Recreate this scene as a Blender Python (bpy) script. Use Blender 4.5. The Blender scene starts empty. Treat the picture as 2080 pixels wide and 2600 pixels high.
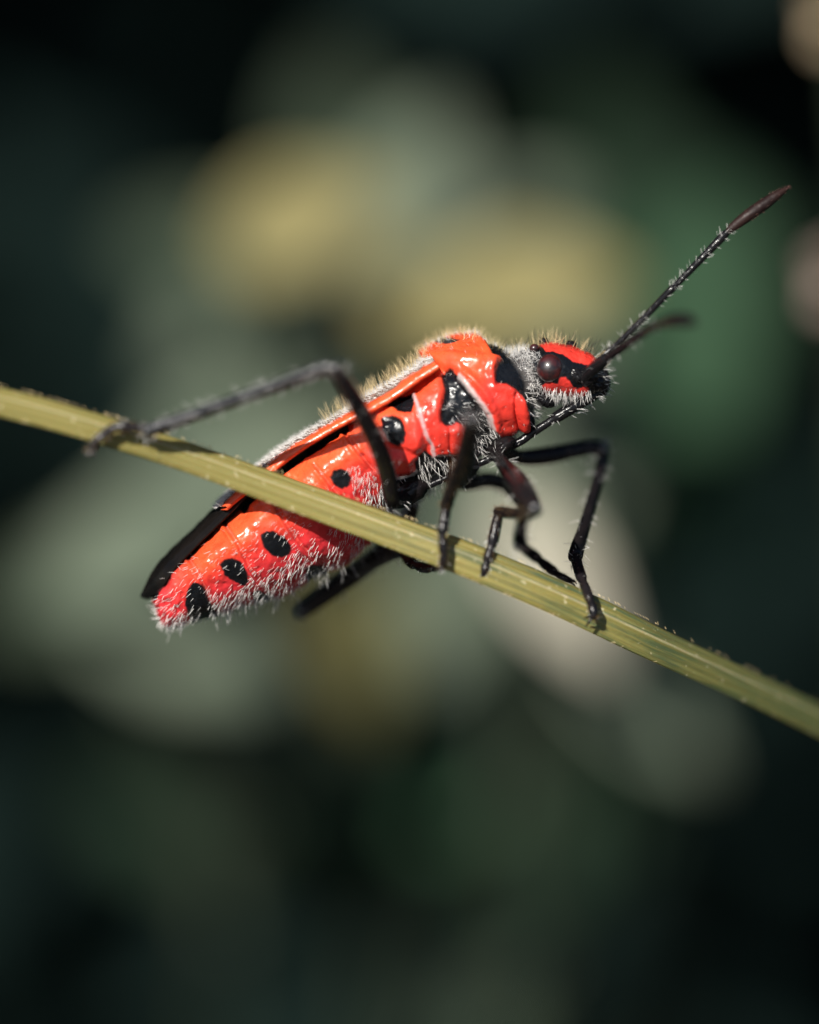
import bpy, math, random
import numpy as np
from mathutils import Matrix, Vector

random.seed(7)
rng = np.random.default_rng(7)
scene = bpy.context.scene
col = scene.collection
scene.unit_settings.scale_length = 0.01          # one unit is one centimetre

# ------------------------------------------------------------------ camera
DIST = 16.0          # lens to subject, cm
PITCH = math.radians(20.0)
HEIGHT = 14.0        # the insect sits 14 cm above the ground
APERTURE = 0.62      # aperture radius, cm
RIG = Matrix.Translation((0, 0, HEIGHT)) @ Matrix.Rotation(-PITCH, 4, 'X')
cam_data = bpy.data.cameras.new('camera')
cam = bpy.data.objects.new('camera', cam_data)
col.objects.link(cam)
scene.camera = cam
cam_data.sensor_fit = 'VERTICAL'
cam_data.sensor_height = 36.0
cam_data.lens = 36.0 * DIST / 2.0
cam_data.clip_start = 0.1
cam_data.clip_end = 60000
cam.matrix_world = RIG @ Matrix.Translation((0, -DIST, 0)) @ Matrix.Rotation(math.pi / 2, 4, 'X')
cam_data.dof.use_dof = True
cam_data.dof.focus_distance = DIST + 0.06
cam_data.dof.aperture_fstop = cam_data.lens * 1e-3 / (2 * APERTURE)

# ------------------------------------------------------------------ sky and sun
SUN_EL = math.radians(43.0)
SUN_AZ = math.radians(-26.0)       # from behind the lens, to its left
world = bpy.data.worlds.new('World')
scene.world = world
world.use_nodes = True
wn = world.node_tree
sky = wn.nodes.new('ShaderNodeTexSky')
sky.sky_type = 'NISHITA'
sky.sun_disc = False
sky.sun_elevation = SUN_EL
bg = wn.nodes['Background']
bg.inputs['Strength'].default_value = 0.06
wn.links.new(sky.outputs['Color'], bg.inputs['Color'])
sun_data = bpy.data.lights.new('sun', 'SUN')
sun_data.energy = 5.0
sun_data.angle = math.radians(0.53)
sun_data.color = (1.0, 0.955, 0.88)
sun = bpy.data.objects.new('sun', sun_data)
col.objects.link(sun)
to_sun = Vector((math.sin(SUN_AZ) * math.cos(SUN_EL), -math.cos(SUN_AZ) * math.cos(SUN_EL), math.sin(SUN_EL)))
sun.rotation_euler = to_sun.to_track_quat('Z', 'Y').to_euler()
sun.location = to_sun * 60
sky.sun_rotation = math.atan2(to_sun.x, to_sun.y)

scene.view_settings.view_transform = 'Standard'
scene.view_settings.look = 'None'
scene.view_settings.exposure = 0.40
scene.view_settings.gamma = 1.0
scene.render.engine = 'CYCLES'
scene.cycles.use_denoising = True
scene.cycles.max_bounces = 8
scene.cycles.caustics_reflective = False
scene.cycles.caustics_refractive = False

# ------------------------------------------------------------------ helpers
PXU = 1300.0
def L(px, py, y=0.0):
    """point of the side view (reference pixels) at depth y, in subject space"""
    px = np.asarray(px, float); py = np.asarray(py, float); y = np.asarray(y, float)
    s = (DIST + y) / DIST
    return np.stack(np.broadcast_arrays((px - 1040.0) / PXU * s, y, (1300.0 - py) / PXU * s), -1)

RIGN = np.array(RIG)
def to_world(p):
    return p @ RIGN[:3, :3].T + RIGN[:3, 3]

def mesh_from(name, verts, faces, smooth=True):
    """faces: int array (n,k)"""
    verts = np.asarray(verts, np.float32); faces = np.asarray(faces, np.int32)
    me = bpy.data.meshes.new(name)
    n, k = faces.shape
    me.vertices.add(len(verts)); me.vertices.foreach_set('co', verts.ravel())
    me.loops.add(n * k); me.loops.foreach_set('vertex_index', faces.ravel())
    me.polygons.add(n)
    me.polygons.foreach_set('loop_start', np.arange(0, n * k, k, dtype=np.int32))
    me.polygons.foreach_set('loop_total', np.full(n, k, np.int32))
    me.polygons.foreach_set('use_smooth', np.full(n, smooth))
    me.update(calc_edges=True)
    return me

def obj(name, me, mat, parent=None, kind=None):
    o = bpy.data.objects.new(name, me)
    col.objects.link(o)
    if mat is not None and len(me.materials) == 0:
        me.materials.append(mat)
    if parent is not None:
        o.parent = parent
    if kind:
        o['kind'] = kind
    return o

def tag(o, label, cat, group=None):
    o['label'] = label; o['category'] = cat
    if group: o['group'] = group
    return o

def thing(name, label, cat, matrix, group=None):
    o = bpy.data.objects.new(name, None)
    col.objects.link(o)
    o.empty_display_size = 0.1
    o.matrix_world = matrix
    return tag(o, label, cat, group)

def add_color(me, name, rgb):
    a = me.color_attributes.new(name, 'FLOAT_COLOR', 'POINT')
    c = np.ones((len(me.vertices), 4), np.float32)
    c[:, :3] = rgb
    a.data.foreach_set('color', c.ravel())

def catmull(pts, t):
    """pts (n,d), t in [0,n-1]"""
    pts = np.asarray(pts, float); n = len(pts)
    t = np.clip(t, 0, n - 1 - 1e-9); i = np.floor(t).astype(int); f = (t - i)[:, None]
    p1 = pts[i]; p2 = pts[np.minimum(i + 1, n - 1)]
    p0 = np.where((i > 0)[:, None], pts[np.maximum(i - 1, 0)], 2 * p1 - p2)
    p3 = np.where((i + 2 < n)[:, None], pts[np.minimum(i + 2, n - 1)], 2 * p2 - p1)
    return 0.5 * (2 * p1 + (p2 - p0) * f + (2 * p0 - 5 * p1 + 4 * p2 - p3) * f * f + (3 * p1 - p0 - 3 * p2 + p3) * f ** 3)

def grid_faces(nu, nv, wrap=True):
    i = np.arange(nu - 1)[:, None]; j = np.arange(nv if wrap else nv - 1)[None, :]
    a = i * nv + j; b = i * nv + (j + 1) % nv; c = (i + 1) * nv + (j + 1) % nv; d = (i + 1) * nv + j
    return np.stack([a, b, c, d], -1).reshape(-1, 4)

def tube(pts, radii, seg=16, step=0.012, cap=True, flat=1.0):
    """smooth swept tube with rounded ends; returns verts, faces(quads), normals"""
    pts = np.asarray(pts, float); radii = np.asarray(radii, float)
    data = np.concatenate([pts, radii[:, None]], 1)
    length = np.linalg.norm(np.diff(pts, axis=0), axis=1).sum()
    n = max(8, int(length / step))
    cum = np.concatenate([[0], np.cumsum(np.linalg.norm(np.diff(pts, axis=0), axis=1))])
    t = np.interp(np.linspace(0, cum[-1], n), cum, np.arange(len(pts)))
    q = catmull(data, t)
    c, r = q[:, :3], np.maximum(q[:, 3], 1e-4)
    tan = np.gradient(c, axis=0); tan /= np.linalg.norm(tan, axis=1)[:, None] + 1e-12
    if cap:
        a = np.radians([85, 65, 45, 25])
        c0 = c[0] - tan[0] * (r[0] * np.sin(a))[:, None]; r0 = r[0] * np.cos(a)
        c1 = c[-1] + tan[-1] * (r[-1] * np.sin(a[::-1]))[:, None]; r1 = r[-1] * np.cos(a[::-1])
        c = np.concatenate([c0, c, c1]); r = np.concatenate([r0, r, r1])
        tan = np.concatenate([np.repeat(tan[:1], 4, 0), tan, np.repeat(tan[-1:], 4, 0)])
    n = len(c)
    ref = np.array([0, 1.0, 0]) if abs(tan[0][1]) < 0.9 else np.array([1.0, 0, 0])
    u = np.cross(tan[0], ref); u /= np.linalg.norm(u)
    U = np.zeros_like(c)
    for i in range(n):
        u = u - tan[i] * np.dot(u, tan[i]); u /= np.linalg.norm(u); U[i] = u
    V = np.cross(tan, U)
    ang = np.linspace(0, 2 * np.pi, seg, endpoint=False)
    N = U[:, None, :] * np.cos(ang)[None, :, None] + V[:, None, :] * np.sin(ang)[None, :, None] * flat
    verts = c[:, None, :] + N * r[:, None, None]
    return verts.reshape(-1, 3), grid_faces(n, seg), N.reshape(-1, 3), np.repeat(tan, seg, 0)

def join(parts):
    V, F, N, T = [], [], [], []; off = 0
    for p in parts:
        V.append(p[0]); F.append(p[1] + off); off += len(p[0]); N.append(p[2]); T.append(p[3])
    return np.concatenate(V), np.concatenate(F), np.concatenate(N), np.concatenate(T)

def hairs(base, direction, length, radius, bend=None):
    """many thin tapered, slightly bent bristles as one triangle mesh"""
    m = len(base)
    d = direction / (np.linalg.norm(direction, axis=1)[:, None] + 1e-9)
    length = np.broadcast_to(length, (m,)); radius = np.broadcast_to(radius, (m,)) * 0.45
    ref = rng.normal(size=(m, 3)); u = np.cross(d, ref); u /= np.linalg.norm(u, axis=1)[:, None] + 1e-9
    v = np.cross(d, u)
    if bend is None:
        bend = u * rng.uniform(0.05, 0.28, m)[:, None]
    rings = []
    for f, rr in ((0.0, 1.0), (0.4, 0.9), (0.75, 0.6)):
        cen = base + d * (length * f)[:, None] + bend * (length * f * f)[:, None]
        for k in range(3):
            a = k * 2 * math.pi / 3
            rings.append(cen + (u * math.cos(a) + v * math.sin(a)) * (radius * rr)[:, None])
    tip = base + d * length[:, None] + bend * length[:, None]
    V = np.stack(rings + [tip], 1)                     # m,10,3
    f = []
    for r in range(2):
        for k in range(3):
            a, b = r * 3 + k, r * 3 + (k + 1) % 3
            f += [(a, b, b + 3), (a, b + 3, a + 3)]
    for k in range(3):
        f.append((6 + k, 6 + (k + 1) % 3, 9))
    F = np.array(f)[None] + (np.arange(m) * 10)[:, None, None]
    return V.reshape(-1, 3), F.reshape(-1, 3)

def poly_sd(px, py, poly):
    """signed distance in pixels, negative inside"""
    P = np.asarray(poly, float); n = len(P)
    d = np.full(px.shape, 1e18); inside = np.zeros(px.shape, bool)
    for i in range(n):
        ax, ay = P[i]; bx, by = P[(i + 1) % n]
        ex, ey = bx - ax, by - ay
        t = np.clip(((px - ax) * ex + (py - ay) * ey) / (ex * ex + ey * ey + 1e-9), 0, 1)
        d = np.minimum(d, (px - ax - t * ex) ** 2 + (py - ay - t * ey) ** 2)
        if ay != by:
            c = ((ay > py) != (by > py)) & (px < ex * (py - ay) / (by - ay) + ax)
            inside ^= c
    d = np.sqrt(d)
    return np.where(inside, -d, d)

def line_d(px, py, line):
    P = np.asarray(line, float); d = np.full(px.shape, 1e18)
    for i in range(len(P) - 1):
        ax, ay = P[i]; ex, ey = P[i + 1] - P[i]
        t = np.clip(((px - ax) * ex + (py - ay) * ey) / (ex * ex + ey * ey + 1e-9), 0, 1)
        d = np.minimum(d, (px - ax - t * ex) ** 2 + (py - ay - t * ey) ** 2)
    return np.sqrt(d)

def sstep(a, b, x):
    t = np.clip((x - a) / (b - a), 0, 1)
    return t * t * (3 - 2 * t)

_tab = rng.random((256, 256))
def vnoise(x, y):
    xi = np.floor(x).astype(int); yi = np.floor(y).astype(int)
    fx = x - xi; fy = y - yi; fx = fx * fx * (3 - 2 * fx); fy = fy * fy * (3 - 2 * fy)
    g = lambda a, b: _tab[a & 255, b & 255]
    return ((g(xi, yi) * (1 - fx) + g(xi + 1, yi) * fx) * (1 - fy) + (g(xi, yi + 1) * (1 - fx) + g(xi + 1, yi + 1) * fx) * fy) * 2 - 1

# ------------------------------------------------------------------ materials
class NT:
    def __init__(self, name):
        self.m = bpy.data.materials.new(name); self.m.use_nodes = True
        self.t = self.m.node_tree; self.b = self.t.nodes['Principled BSDF']
    def n(self, kind, **kw):
        x = self.t.nodes.new(kind)
        for k, v in kw.items():
            if k in x.inputs: x.inputs[k].default_value = v
            else: setattr(x, k, v)
        return x
    def l(self, a, b): self.t.links.new(a, b)
    def coord(self): return self.n('ShaderNodeTexCoord').outputs['Object']
    def noise(self, scale, detail=3.0, rough=0.55, vec=None):
        x = self.n('ShaderNodeTexNoise'); x.inputs['Scale'].default_value = scale
        x.inputs['Detail'].default_value = detail; x.inputs['Roughness'].default_value = rough
        self.l(vec if vec is not None else self.coord(), x.inputs['Vector']); return x.outputs['Fac']
    def ramp(self, fac, stops):
        x = self.n('ShaderNodeValToRGB'); e = x.color_ramp.elements
        while len(e) < len(stops): e.new(0.5)
        for el, (p, c) in zip(e, stops):
            el.position = p; el.color = (*c, 1) if len(c) == 3 else c
        self.l(fac, x.inputs['Fac']); return x.outputs['Color']
    def bump(self, h, strength, dist, normal=None):
        x = self.n('ShaderNodeBump'); x.inputs['Strength'].default_value = strength; x.inputs['Distance'].default_value = dist
        self.l(h, x.inputs['Height'])
        if normal is not None: self.l(normal, x.inputs['Normal'])
        return x.outputs['Normal']
    def set(self, **kw):
        for k, v in kw.items(): self.b.inputs[k.replace('_', ' ')].default_value = v
        return self

def mat_cuticle():
    t = NT('insect_cuticle')
    at = t.n('ShaderNodeVertexColor', layer_name='pattern')
    nz = t.noise(22, 4)
    mr = t.n('ShaderNodeMapRange'); mr.inputs['To Min'].default_value = 0.82; mr.inputs['To Max'].default_value = 1.16
    mr.inputs['From Min'].default_value = 0.3; mr.inputs['From Max'].default_value = 0.7
    t.l(nz, mr.inputs['Value'])
    mx = t.n('ShaderNodeMix', data_type='RGBA', blend_type='MULTIPLY'); mx.inputs['Factor'].default_value = 1
    t.l(at.outputs['Color'], mx.inputs[6]); t.l(mr.outputs['Result'], mx.inputs[7])
    t.l(mx.outputs[2], t.b.inputs['Base Color'])
    vor = t.n('ShaderNodeTexVoronoi'); vor.inputs['Scale'].default_value = 62
    t.l(t.coord(), vor.inputs['Vector'])
    pits = t.ramp(vor.outputs['Distance'], [(0.0, (0, 0, 0)), (0.38, (1, 1, 1))])
    n1 = t.bump(pits, 0.5, 0.0025)
    n2 = t.bump(t.noise(34, 3), 0.25, 0.008, n1)
    t.l(n2, t.b.inputs['Normal'])
    rr = t.ramp(t.noise(45, 3), [(0.35, (0.20,) * 3), (0.7, (0.36,) * 3)])
    t.l(rr, t.b.inputs['Roughness'])
    t.set(Specular_IOR_Level=0.38, Coat_Weight=0.09, Coat_Roughness=0.10, Subsurface_Weight=0.12, Subsurface_Scale=0.012)
    t.b.inputs['Subsurface Radius'].default_value = (1.0, 0.35, 0.2)
    return t.m

def mat_black(name='insect_black', base=(0.006, 0.006, 0.007), rough=(0.14, 0.26), brown=0.0, relief=0.5, spec=0.24):
    t = NT(name)
    c = t.ramp(t.noise(18, 3), [(0.3, base), (0.75, (base[0] * 2.2 + brown, base[1] * 2 + brown * 0.45, base[2] * 1.9 + brown * 0.2))])
    t.l(c, t.b.inputs['Base Color'])
    t.l(t.ramp(t.noise(60, 3), [(0.3, (rough[0],) * 3), (0.7, (rough[1],) * 3)]), t.b.inputs['Roughness'])
    t.l(t.bump(t.noise(95, 3, 0.55), relief, 0.003), t.b.inputs['Normal'])
    t.set(Specular_IOR_Level=spec)
    return t.m

def mat_plain(name, rgb, rough=0.5, var=0.2, scale=20.0):
    t = NT(name)
    lo = tuple(c * (1 - var) for c in rgb); hi = tuple(min(1, c * (1 + var)) for c in rgb)
    t.l(t.ramp(t.noise(scale, 3), [(0.3, lo), (0.7, hi)]), t.b.inputs['Base Color'])
    t.set(Roughness=rough)
    return t.m

def mat_eye():
    t = NT('compound_eye')
    t.l(t.ramp(t.noise(30, 3), [(0.35, (0.012, 0.006, 0.007)), (0.62, (0.10, 0.012, 0.012))]), t.b.inputs['Base Color'])
    vor = t.n('ShaderNodeTexVoronoi'); vor.inputs['Scale'].default_value = 330
    t.l(t.coord(), vor.inputs['Vector'])
    t.l(t.bump(vor.outputs['Distance'], 0.12, 0.001), t.b.inputs['Normal'])
    t.set(Roughness=0.42, Coat_Weight=0.8, Coat_Roughness=0.13)
    return t.m

def mat_blade():
    t = NT('dry_grass_blade')
    uv = t.n('ShaderNodeUVMap').outputs['UV']
    mp = t.n('ShaderNodeMapping'); mp.inputs['Scale'].default_value = (1.1, 9.0, 1); t.l(uv, mp.inputs['Vector'])
    base = t.ramp(t.noise(1.6, 4, 0.6, mp.outputs['Vector']), [(0.28, (0.17, 0.145, 0.034)), (0.5, (0.24, 0.205, 0.052)), (0.72, (0.31, 0.27, 0.085))])
    # green blotches
    mp2 = t.n('ShaderNodeMapping'); mp2.inputs['Scale'].default_value = (3.2, 5.0, 1); t.l(uv, mp2.inputs['Vector'])
    bl = t.ramp(t.noise(1.5, 5, 0.6, mp2.outputs['Vector']), [(0.46, (0, 0, 0)), (0.62, (1, 1, 1))])
    at = t.n('ShaderNodeVertexColor', layer_name='green')
    sr_ = t.n('ShaderNodeSeparateColor'); t.l(at.outputs['Color'], sr_.inputs[0])
    gm = t.n('ShaderNodeMath', operation='MULTIPLY'); t.l(bl, gm.inputs[0]); t.l(sr_.outputs['Red'], gm.inputs[1])
    mx = t.n('ShaderNodeMix', data_type='RGBA'); t.l(gm.outputs[0], mx.inputs['Factor']); t.l(base, mx.inputs[6])
    mx.inputs[7].default_value = (0.070, 0.095, 0.038, 1)
    mg = t.n('ShaderNodeMix', data_type='RGBA'); sg_ = t.n('ShaderNodeSeparateColor'); t.l(at.outputs['Color'], sg_.inputs[0])
    t.l(sg_.outputs['Green'], mg.inputs['Factor']); t.l(mx.outputs[2], mg.inputs[6]); mg.inputs[7].default_value = (0.10, 0.13, 0.045, 1)
    mx = mg
    # veins
    mp3 = t.n('ShaderNodeMapping'); mp3.inputs['Scale'].default_value = (0.35, 62.0, 1); t.l(uv, mp3.inputs['Vector'])
    vein = t.noise(1.0, 3, 0.6, mp3.outputs['Vector'])
    mv = t.n('ShaderNodeMix', data_type='RGBA', blend_type='MULTIPLY'); mv.inputs['Factor'].default_value = 0.8
    t.l(mx.outputs[2], mv.inputs[6]); t.l(t.ramp(vein, [(0.3, (0.80, 0.80, 0.76)), (0.7, (1.1, 1.08, 1.05))]), mv.inputs[7])
    # pale midrib
    sep = t.n('ShaderNodeSeparateXYZ'); t.l(uv, sep.inputs[0])
    ad = t.n('ShaderNodeMath', operation='SUBTRACT'); t.l(sep.outputs['Y'], ad.inputs[0]); ad.inputs[1].default_value = 0.56
    ab = t.n('ShaderNodeMath', operation='ABSOLUTE'); t.l(ad.outputs[0], ab.inputs[0])
    mp4 = t.n('ShaderNodeMapping'); mp4.inputs['Scale'].default_value = (12.0, 50.0, 1); t.l(uv, mp4.inputs['Vector'])
    brk = t.noise(1.3, 4, 0.7, mp4.outputs['Vector'])
    rib = t.ramp(ab.outputs[0], [(0.015, (1, 1, 1)), (0.06, (0, 0, 0))])
    rm = t.n('ShaderNodeMath', operation='MULTIPLY'); t.l(rib, rm.inputs[0]); t.l(t.ramp(brk, [(0.35, (0.1,) * 3), (0.65, (0.85,) * 3)]), rm.inputs[1])
    mw = t.n('ShaderNodeMix', data_type='RGBA'); t.l(rm.outputs[0], mw.inputs['Factor']); t.l(mv.outputs[2], mw.inputs[6]); mw.inputs[7].default_value = (0.56, 0.50, 0.30, 1)
    # pale dust specks
    sp = t.ramp(t.noise(70, 2, 0.5), [(0.66, (0, 0, 0)), (0.72, (1, 1, 1))])
    ms = t.n('ShaderNodeMix', data_type='RGBA'); sm = t.n('ShaderNodeMath', operation='MULTIPLY'); t.l(sp, sm.inputs[0]); sm.inputs[1].default_value = 0.55
    t.l(sm.outputs[0], ms.inputs['Factor']); t.l(mw.outputs[2], ms.inputs[6]); ms.inputs[7].default_value = (0.62, 0.56, 0.36, 1)
    t.l(ms.outputs[2], t.b.inputs['Base Color'])
    n1 = t.bump(vein, 0.5, 0.004)
    n2 = t.bump(t.noise(120, 3), 0.35, 0.003, n1)
    t.l(n2, t.b.inputs['Normal'])
    t.set(Roughness=0.5, Subsurface_Weight=0.25, Subsurface_Scale=0.02)
    return t.m

def mat_leaf(name, lo, hi, rough=0.55, trans=0.25):
    t = NT(name)
    c = t.ramp(t.noise(2.2, 4), [(0.3, lo), (0.7, hi)])
    t.l(c, t.b.inputs['Base Color'])
    t.set(Roughness=min(1, rough + .2), Specular_IOR_Level=0.12)
    t.l(t.bump(t.noise(14, 4), 0.3, 0.03), t.b.inputs['Normal'])
    tr = t.n('ShaderNodeBsdfTranslucent'); t.l(c, tr.inputs['Color'])
    mx = t.n('ShaderNodeMixShader'); mx.inputs[0].default_value = trans
    t.l(t.b.outputs[0], mx.inputs[1]); t.l(tr.outputs[0], mx.inputs[2])
    t.l(mx.outputs[0], t.t.nodes['Material Output'].inputs['Surface'])
    return t.m

def mat_soil():
    t = NT('dark_soil')
    t.l(t.ramp(t.noise(0.8, 8, 0.65), [(0.3, (0.018, 0.014, 0.010)), (0.7, (0.06, 0.045, 0.03))]), t.b.inputs['Base Color'])
    t.l(t.bump(t.noise(2.5, 8, 0.7), 0.8, 0.4), t.b.inputs['Normal'])
    t.set(Roughness=0.9)
    return t.m

M_CUT = mat_cuticle()
M_BLACK = mat_black()
M_LEG = mat_black('leg_black', (0.005, 0.005, 0.006), (0.14, 0.26), 0.005)
M_KNEE = mat_black('knee_gloss', (0.006, 0.006, 0.007), (0.20, 0.24), 0.004, 0.0, 0.9)
M_TIBIA = mat_black('hind_tibia_gloss', (0.006, 0.007, 0.009), (0.24, 0.36), 0.003, 0.8, 0.75)
M_CLUB = mat_black('antenna_club_brown', (0.010, 0.005, 0.005), (0.4, 0.6), 0.012)
M_MEMB = mat_black('wing_membrane', (0.004, 0.004, 0.004), (0.10, 0.18), 0.003, 0.3, 0.12)
M_HAIR = mat_plain('pale_setae', (0.76, 0.74, 0.71), 0.4, 0.2, 40)
M_GOLD = mat_plain('golden_setae', (0.66, 0.52, 0.28), 0.4, 0.3, 40)
M_DARKHAIR = mat_plain('dark_setae', (0.03, 0.028, 0.018), 0.45, 0.3, 40)
M_BROWN = mat_plain('brown_setae', (0.16, 0.085, 0.03), 0.45, 0.4, 40)
M_EYE = mat_eye()
M_BLADE = mat_blade()

# ------------------------------------------------------------------ ground
bpy_ground = []
gn = 61
gx = np.sign(np.linspace(-1, 1, gn)) * np.abs(np.linspace(-1, 1, gn)) ** 3 * 20000
GX, GY = np.meshgrid(gx, gx, indexing='ij')
GZ = 0.5 * vnoise(GX / 7 + 40, GY / 7 + 90) - 0.3
GZ = np.where(np.hypot(GX, GY) > 200, GZ - 0.1, GZ)
ground = obj('ground', mesh_from('ground', np.stack([GX, GY, GZ], -1).reshape(-1, 3), grid_faces(gn, gn, False)), mat_soil())
ground['kind'] = 'structure'

# ------------------------------------------------------------------ grass blade under the insect
K = 1.2058
ctr = np.array([(-420, 775, -.30), (-200, 806, -.20), (0, 843, -.135), (200, 897, -.10), (400, 961, -.06), (600, 1033, -.035), (800, 1106, -.03),
                (1000, 1182, -.03), (1200, 1267, .0), (1400, 1361, .08), (1725, 1512, .40), (2000, 1650, .80)], float)
ctr[:, :2] *= K
half = np.array([22, 31, 37, 37, 37.5, 40, 42, 44, 45, 46, 46, 46]) * 1.09 / PXU
near = to_world(L(ctr[:, 0], ctr[:, 1], ctr[:, 2]))
# tip beyond the frame on one side, the root in the soil on the other
d0 = near[0] - near[1]; d0 /= np.linalg.norm(d0)
tip = [near[0] + d0 * 0.9 + np.array([0, 0, -0.02]), near[0] + d0 * 1.9 + np.array([0, 0, -0.22])][::-1]
d1 = near[-1] - near[-2]; d1 /= np.linalg.norm(d1)
root = []
p = near[-1].copy(); d = d1.copy()
while p[2] > -0.4:
    d = d + np.array([-0.035, 0.01, -0.10]); d /= np.linalg.norm(d)
    p = p + d * 1.0
    root.append(p.copy())
path = np.array(tip + list(near) + root)
hw = np.concatenate([[0.003, 0.010], half, np.linspace(half[-1], 0.06, len(root))])
ts = np.concatenate([np.linspace(0, 2, 12, endpoint=False), np.linspace(2, 13, 420, endpoint=False), np.linspace(13, len(path) - 1, 60)])
c = catmull(np.concatenate([path, hw[:, None]], 1), ts)
cp, ch = c[:, :3], c[:, 3]
tan = np.gradient(cp, axis=0); tan /= np.linalg.norm(tan, axis=1)[:, None]
face = RIGN[:3, :3] @ np.array([-0.05, -0.90, 0.42])        # the flat side looks at the lens and up
side = np.cross(face, tan); side /= np.linalg.norm(side, axis=1)[:, None]
nrm = np.cross(tan, side)
nv = 25
vv = np.linspace(-1, 1, nv)
ridge = 0.0014 * np.cos(vv * 16) + 0.004 * np.exp(-((vv - 0.12) / 0.06) ** 2) - 0.012 * vv ** 2 * np.sign(1)
edge_j = 1 + 0.02 * vnoise(ts * 9, ts * 0 + 3.3)[:, None] * np.sign(vv)[None] * (np.abs(vv) > 0.9)
front = cp[:, None] + side[:, None] * (vv[None, :] * ch[:, None] * edge_j)[..., None] + nrm[:, None] * ((ridge[None] + 0.006) * np.minimum(1, ch / 0.03)[:, None])[..., None]
back = cp[:, None] + side[:, None] * (vv[::-1][None, :] * ch[:, None] * 0.985)[..., None] - nrm[:, None] * ((0.012 - 0.004 * vv ** 2)[None] * np.minimum(1, ch / 0.03)[:, None] + 0.001)[..., None]
BV = np.concatenate([front, back], 1)
bm_ = mesh_from('grass_blade', BV.reshape(-1, 3), grid_faces(len(ts), nv * 2))
# uv: along (cm), across (0..1)
arc = np.concatenate([[0], np.cumsum(np.linalg.norm(np.diff(cp, axis=0), axis=1))])
vuv = np.stack(np.broadcast_arrays(arc[:, None], np.concatenate([(vv + 1) / 2, (vv[::-1] + 1) / 2])[None]), -1).reshape(-1, 2)
uvl = bm_.uv_layers.new(name='UVMap')
li = np.empty(len(bm_.loops), np.int32); bm_.loops.foreach_get('vertex_index', li)
uvl.data.foreach_set('uv', vuv[li].astype(np.float32).ravel())
gr = np.repeat(0.12 + 0.88 * sstep(7.7, 8.6, ts), nv * 2)
gg = np.repeat(0.75 * sstep(9.5, 12.5, ts), nv * 2)
add_color(bm_, 'green', np.stack([gr, gg, gg], 1))   # red: blotches, green: how far the blade is still green
blade = obj('grass_blade', bm_, M_BLADE)
tag(blade, 'sharp yellowish green grass blade crossing in front of the red bug, its feet on it', 'grass blade')
# fine teeth along the two edges
ti = rng.integers(60, 400, 260); sg = rng.choice([-1.0, 1.0, 1.0], 260)
tb = cp[ti] + side[ti] * (ch[ti] * sg * 0.98)[:, None] + tan[ti] * rng.uniform(-.01, .01, 260)[:, None]
hv, hf = hairs(tb, side[ti] * sg[:, None] * 0.6 - tan[ti] * 0.9 + nrm[ti] * rng.uniform(-.3, .5, 260)[:, None], rng.uniform(.004, .010, 260), 0.0014)
obj('edge_bristles', mesh_from('edge_bristles', hv, hf), M_GOLD, blade, 'stuff')

# ------------------------------------------------------------------ the bug
bug = thing('bug', 'red and black bug with hairy body, long legs and antennae on a grass blade', 'bug', RIG)

# stations tail > head: dorsal px, ventral px, half width, centre depth
ST = np.array([
 (390, 1530, 398, 1552, .004, .17), (387, 1518, 404, 1576, .045, .17), (398, 1497, 421, 1592, .075, .17),
 (442, 1442, 482, 1584, .11, .172), (490, 1393, 559, 1560, .14, .178), (543, 1341, 645, 1531, .158, .184),
 (600, 1285, 726, 1512, .17, .188), (655, 1228, 806, 1466, .178, .19), (715, 1182, 888, 1430, .183, .19),
 (780, 1134, 942, 1375, .184, .19), (835, 1100, 985, 1312, .182, .187), (885, 1068, 1015, 1282, .18, .185),
 (945, 1030, 1052, 1258, .178, .18), (1005, 985, 1100, 1232, .176, .176), (1055, 940, 1160, 1200, .172, .172),
 (1090, 903, 1215, 1166, .165, .168), (1122, 882, 1258, 1130, .157, .162), (1165, 869, 1296, 1108, .147, .157),
 (1214, 869, 1328, 1090, .132, .15), (1252, 875, 1346, 1068, .116, .145), (1290, 884, 1354, 1042, .10, .14),
 (1325, 887, 1368, 1014, .088, .135), (1360, 878, 1388, 1006, .092, .13), (1392, 868, 1412, 1010, .098, .125),
 (1430, 872, 1446, 1013, .09, .12), (1470, 884, 1480, 1014, .074, .118), (1505, 902, 1508, 1008, .056, .116),
 (1528, 926, 1528, 994, .036, .115), (1538, 945, 1538, 978, .020, .115), (1541, 958, 1541, 965, .004, .115)], float)
NU, NV = 640, 300
mid = (ST[:, :2] + ST[:, 2:4]) / 2
cum = np.concatenate([[0], np.cumsum(np.linalg.norm(np.diff(mid, axis=0), axis=1) + 6)])
tt = np.interp(np.linspace(0, cum[-1], NU), cum, np.arange(len(ST)))
Q = catmull(ST, tt)
Q[:, 4] = np.maximum(Q[:, 4], 0.003)
th = np.linspace(0, 2 * np.pi, NV, endpoint=False)
ex = 2 / 2.25
ca = np.sign(np.cos(th)) * np.abs(np.cos(th)) ** ex
sa = np.sign(np.sin(th)) * np.abs(np.sin(th)) ** ex
Dp, Vp = Q[:, :2], Q[:, 2:4]
C0 = (Dp + Vp) / 2; H0 = (Dp - Vp) / 2
PXg = C0[:, 0:1] + H0[:, 0:1] * ca[None]; PYg = C0[:, 1:2] + H0[:, 1:2] * ca[None]
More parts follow.
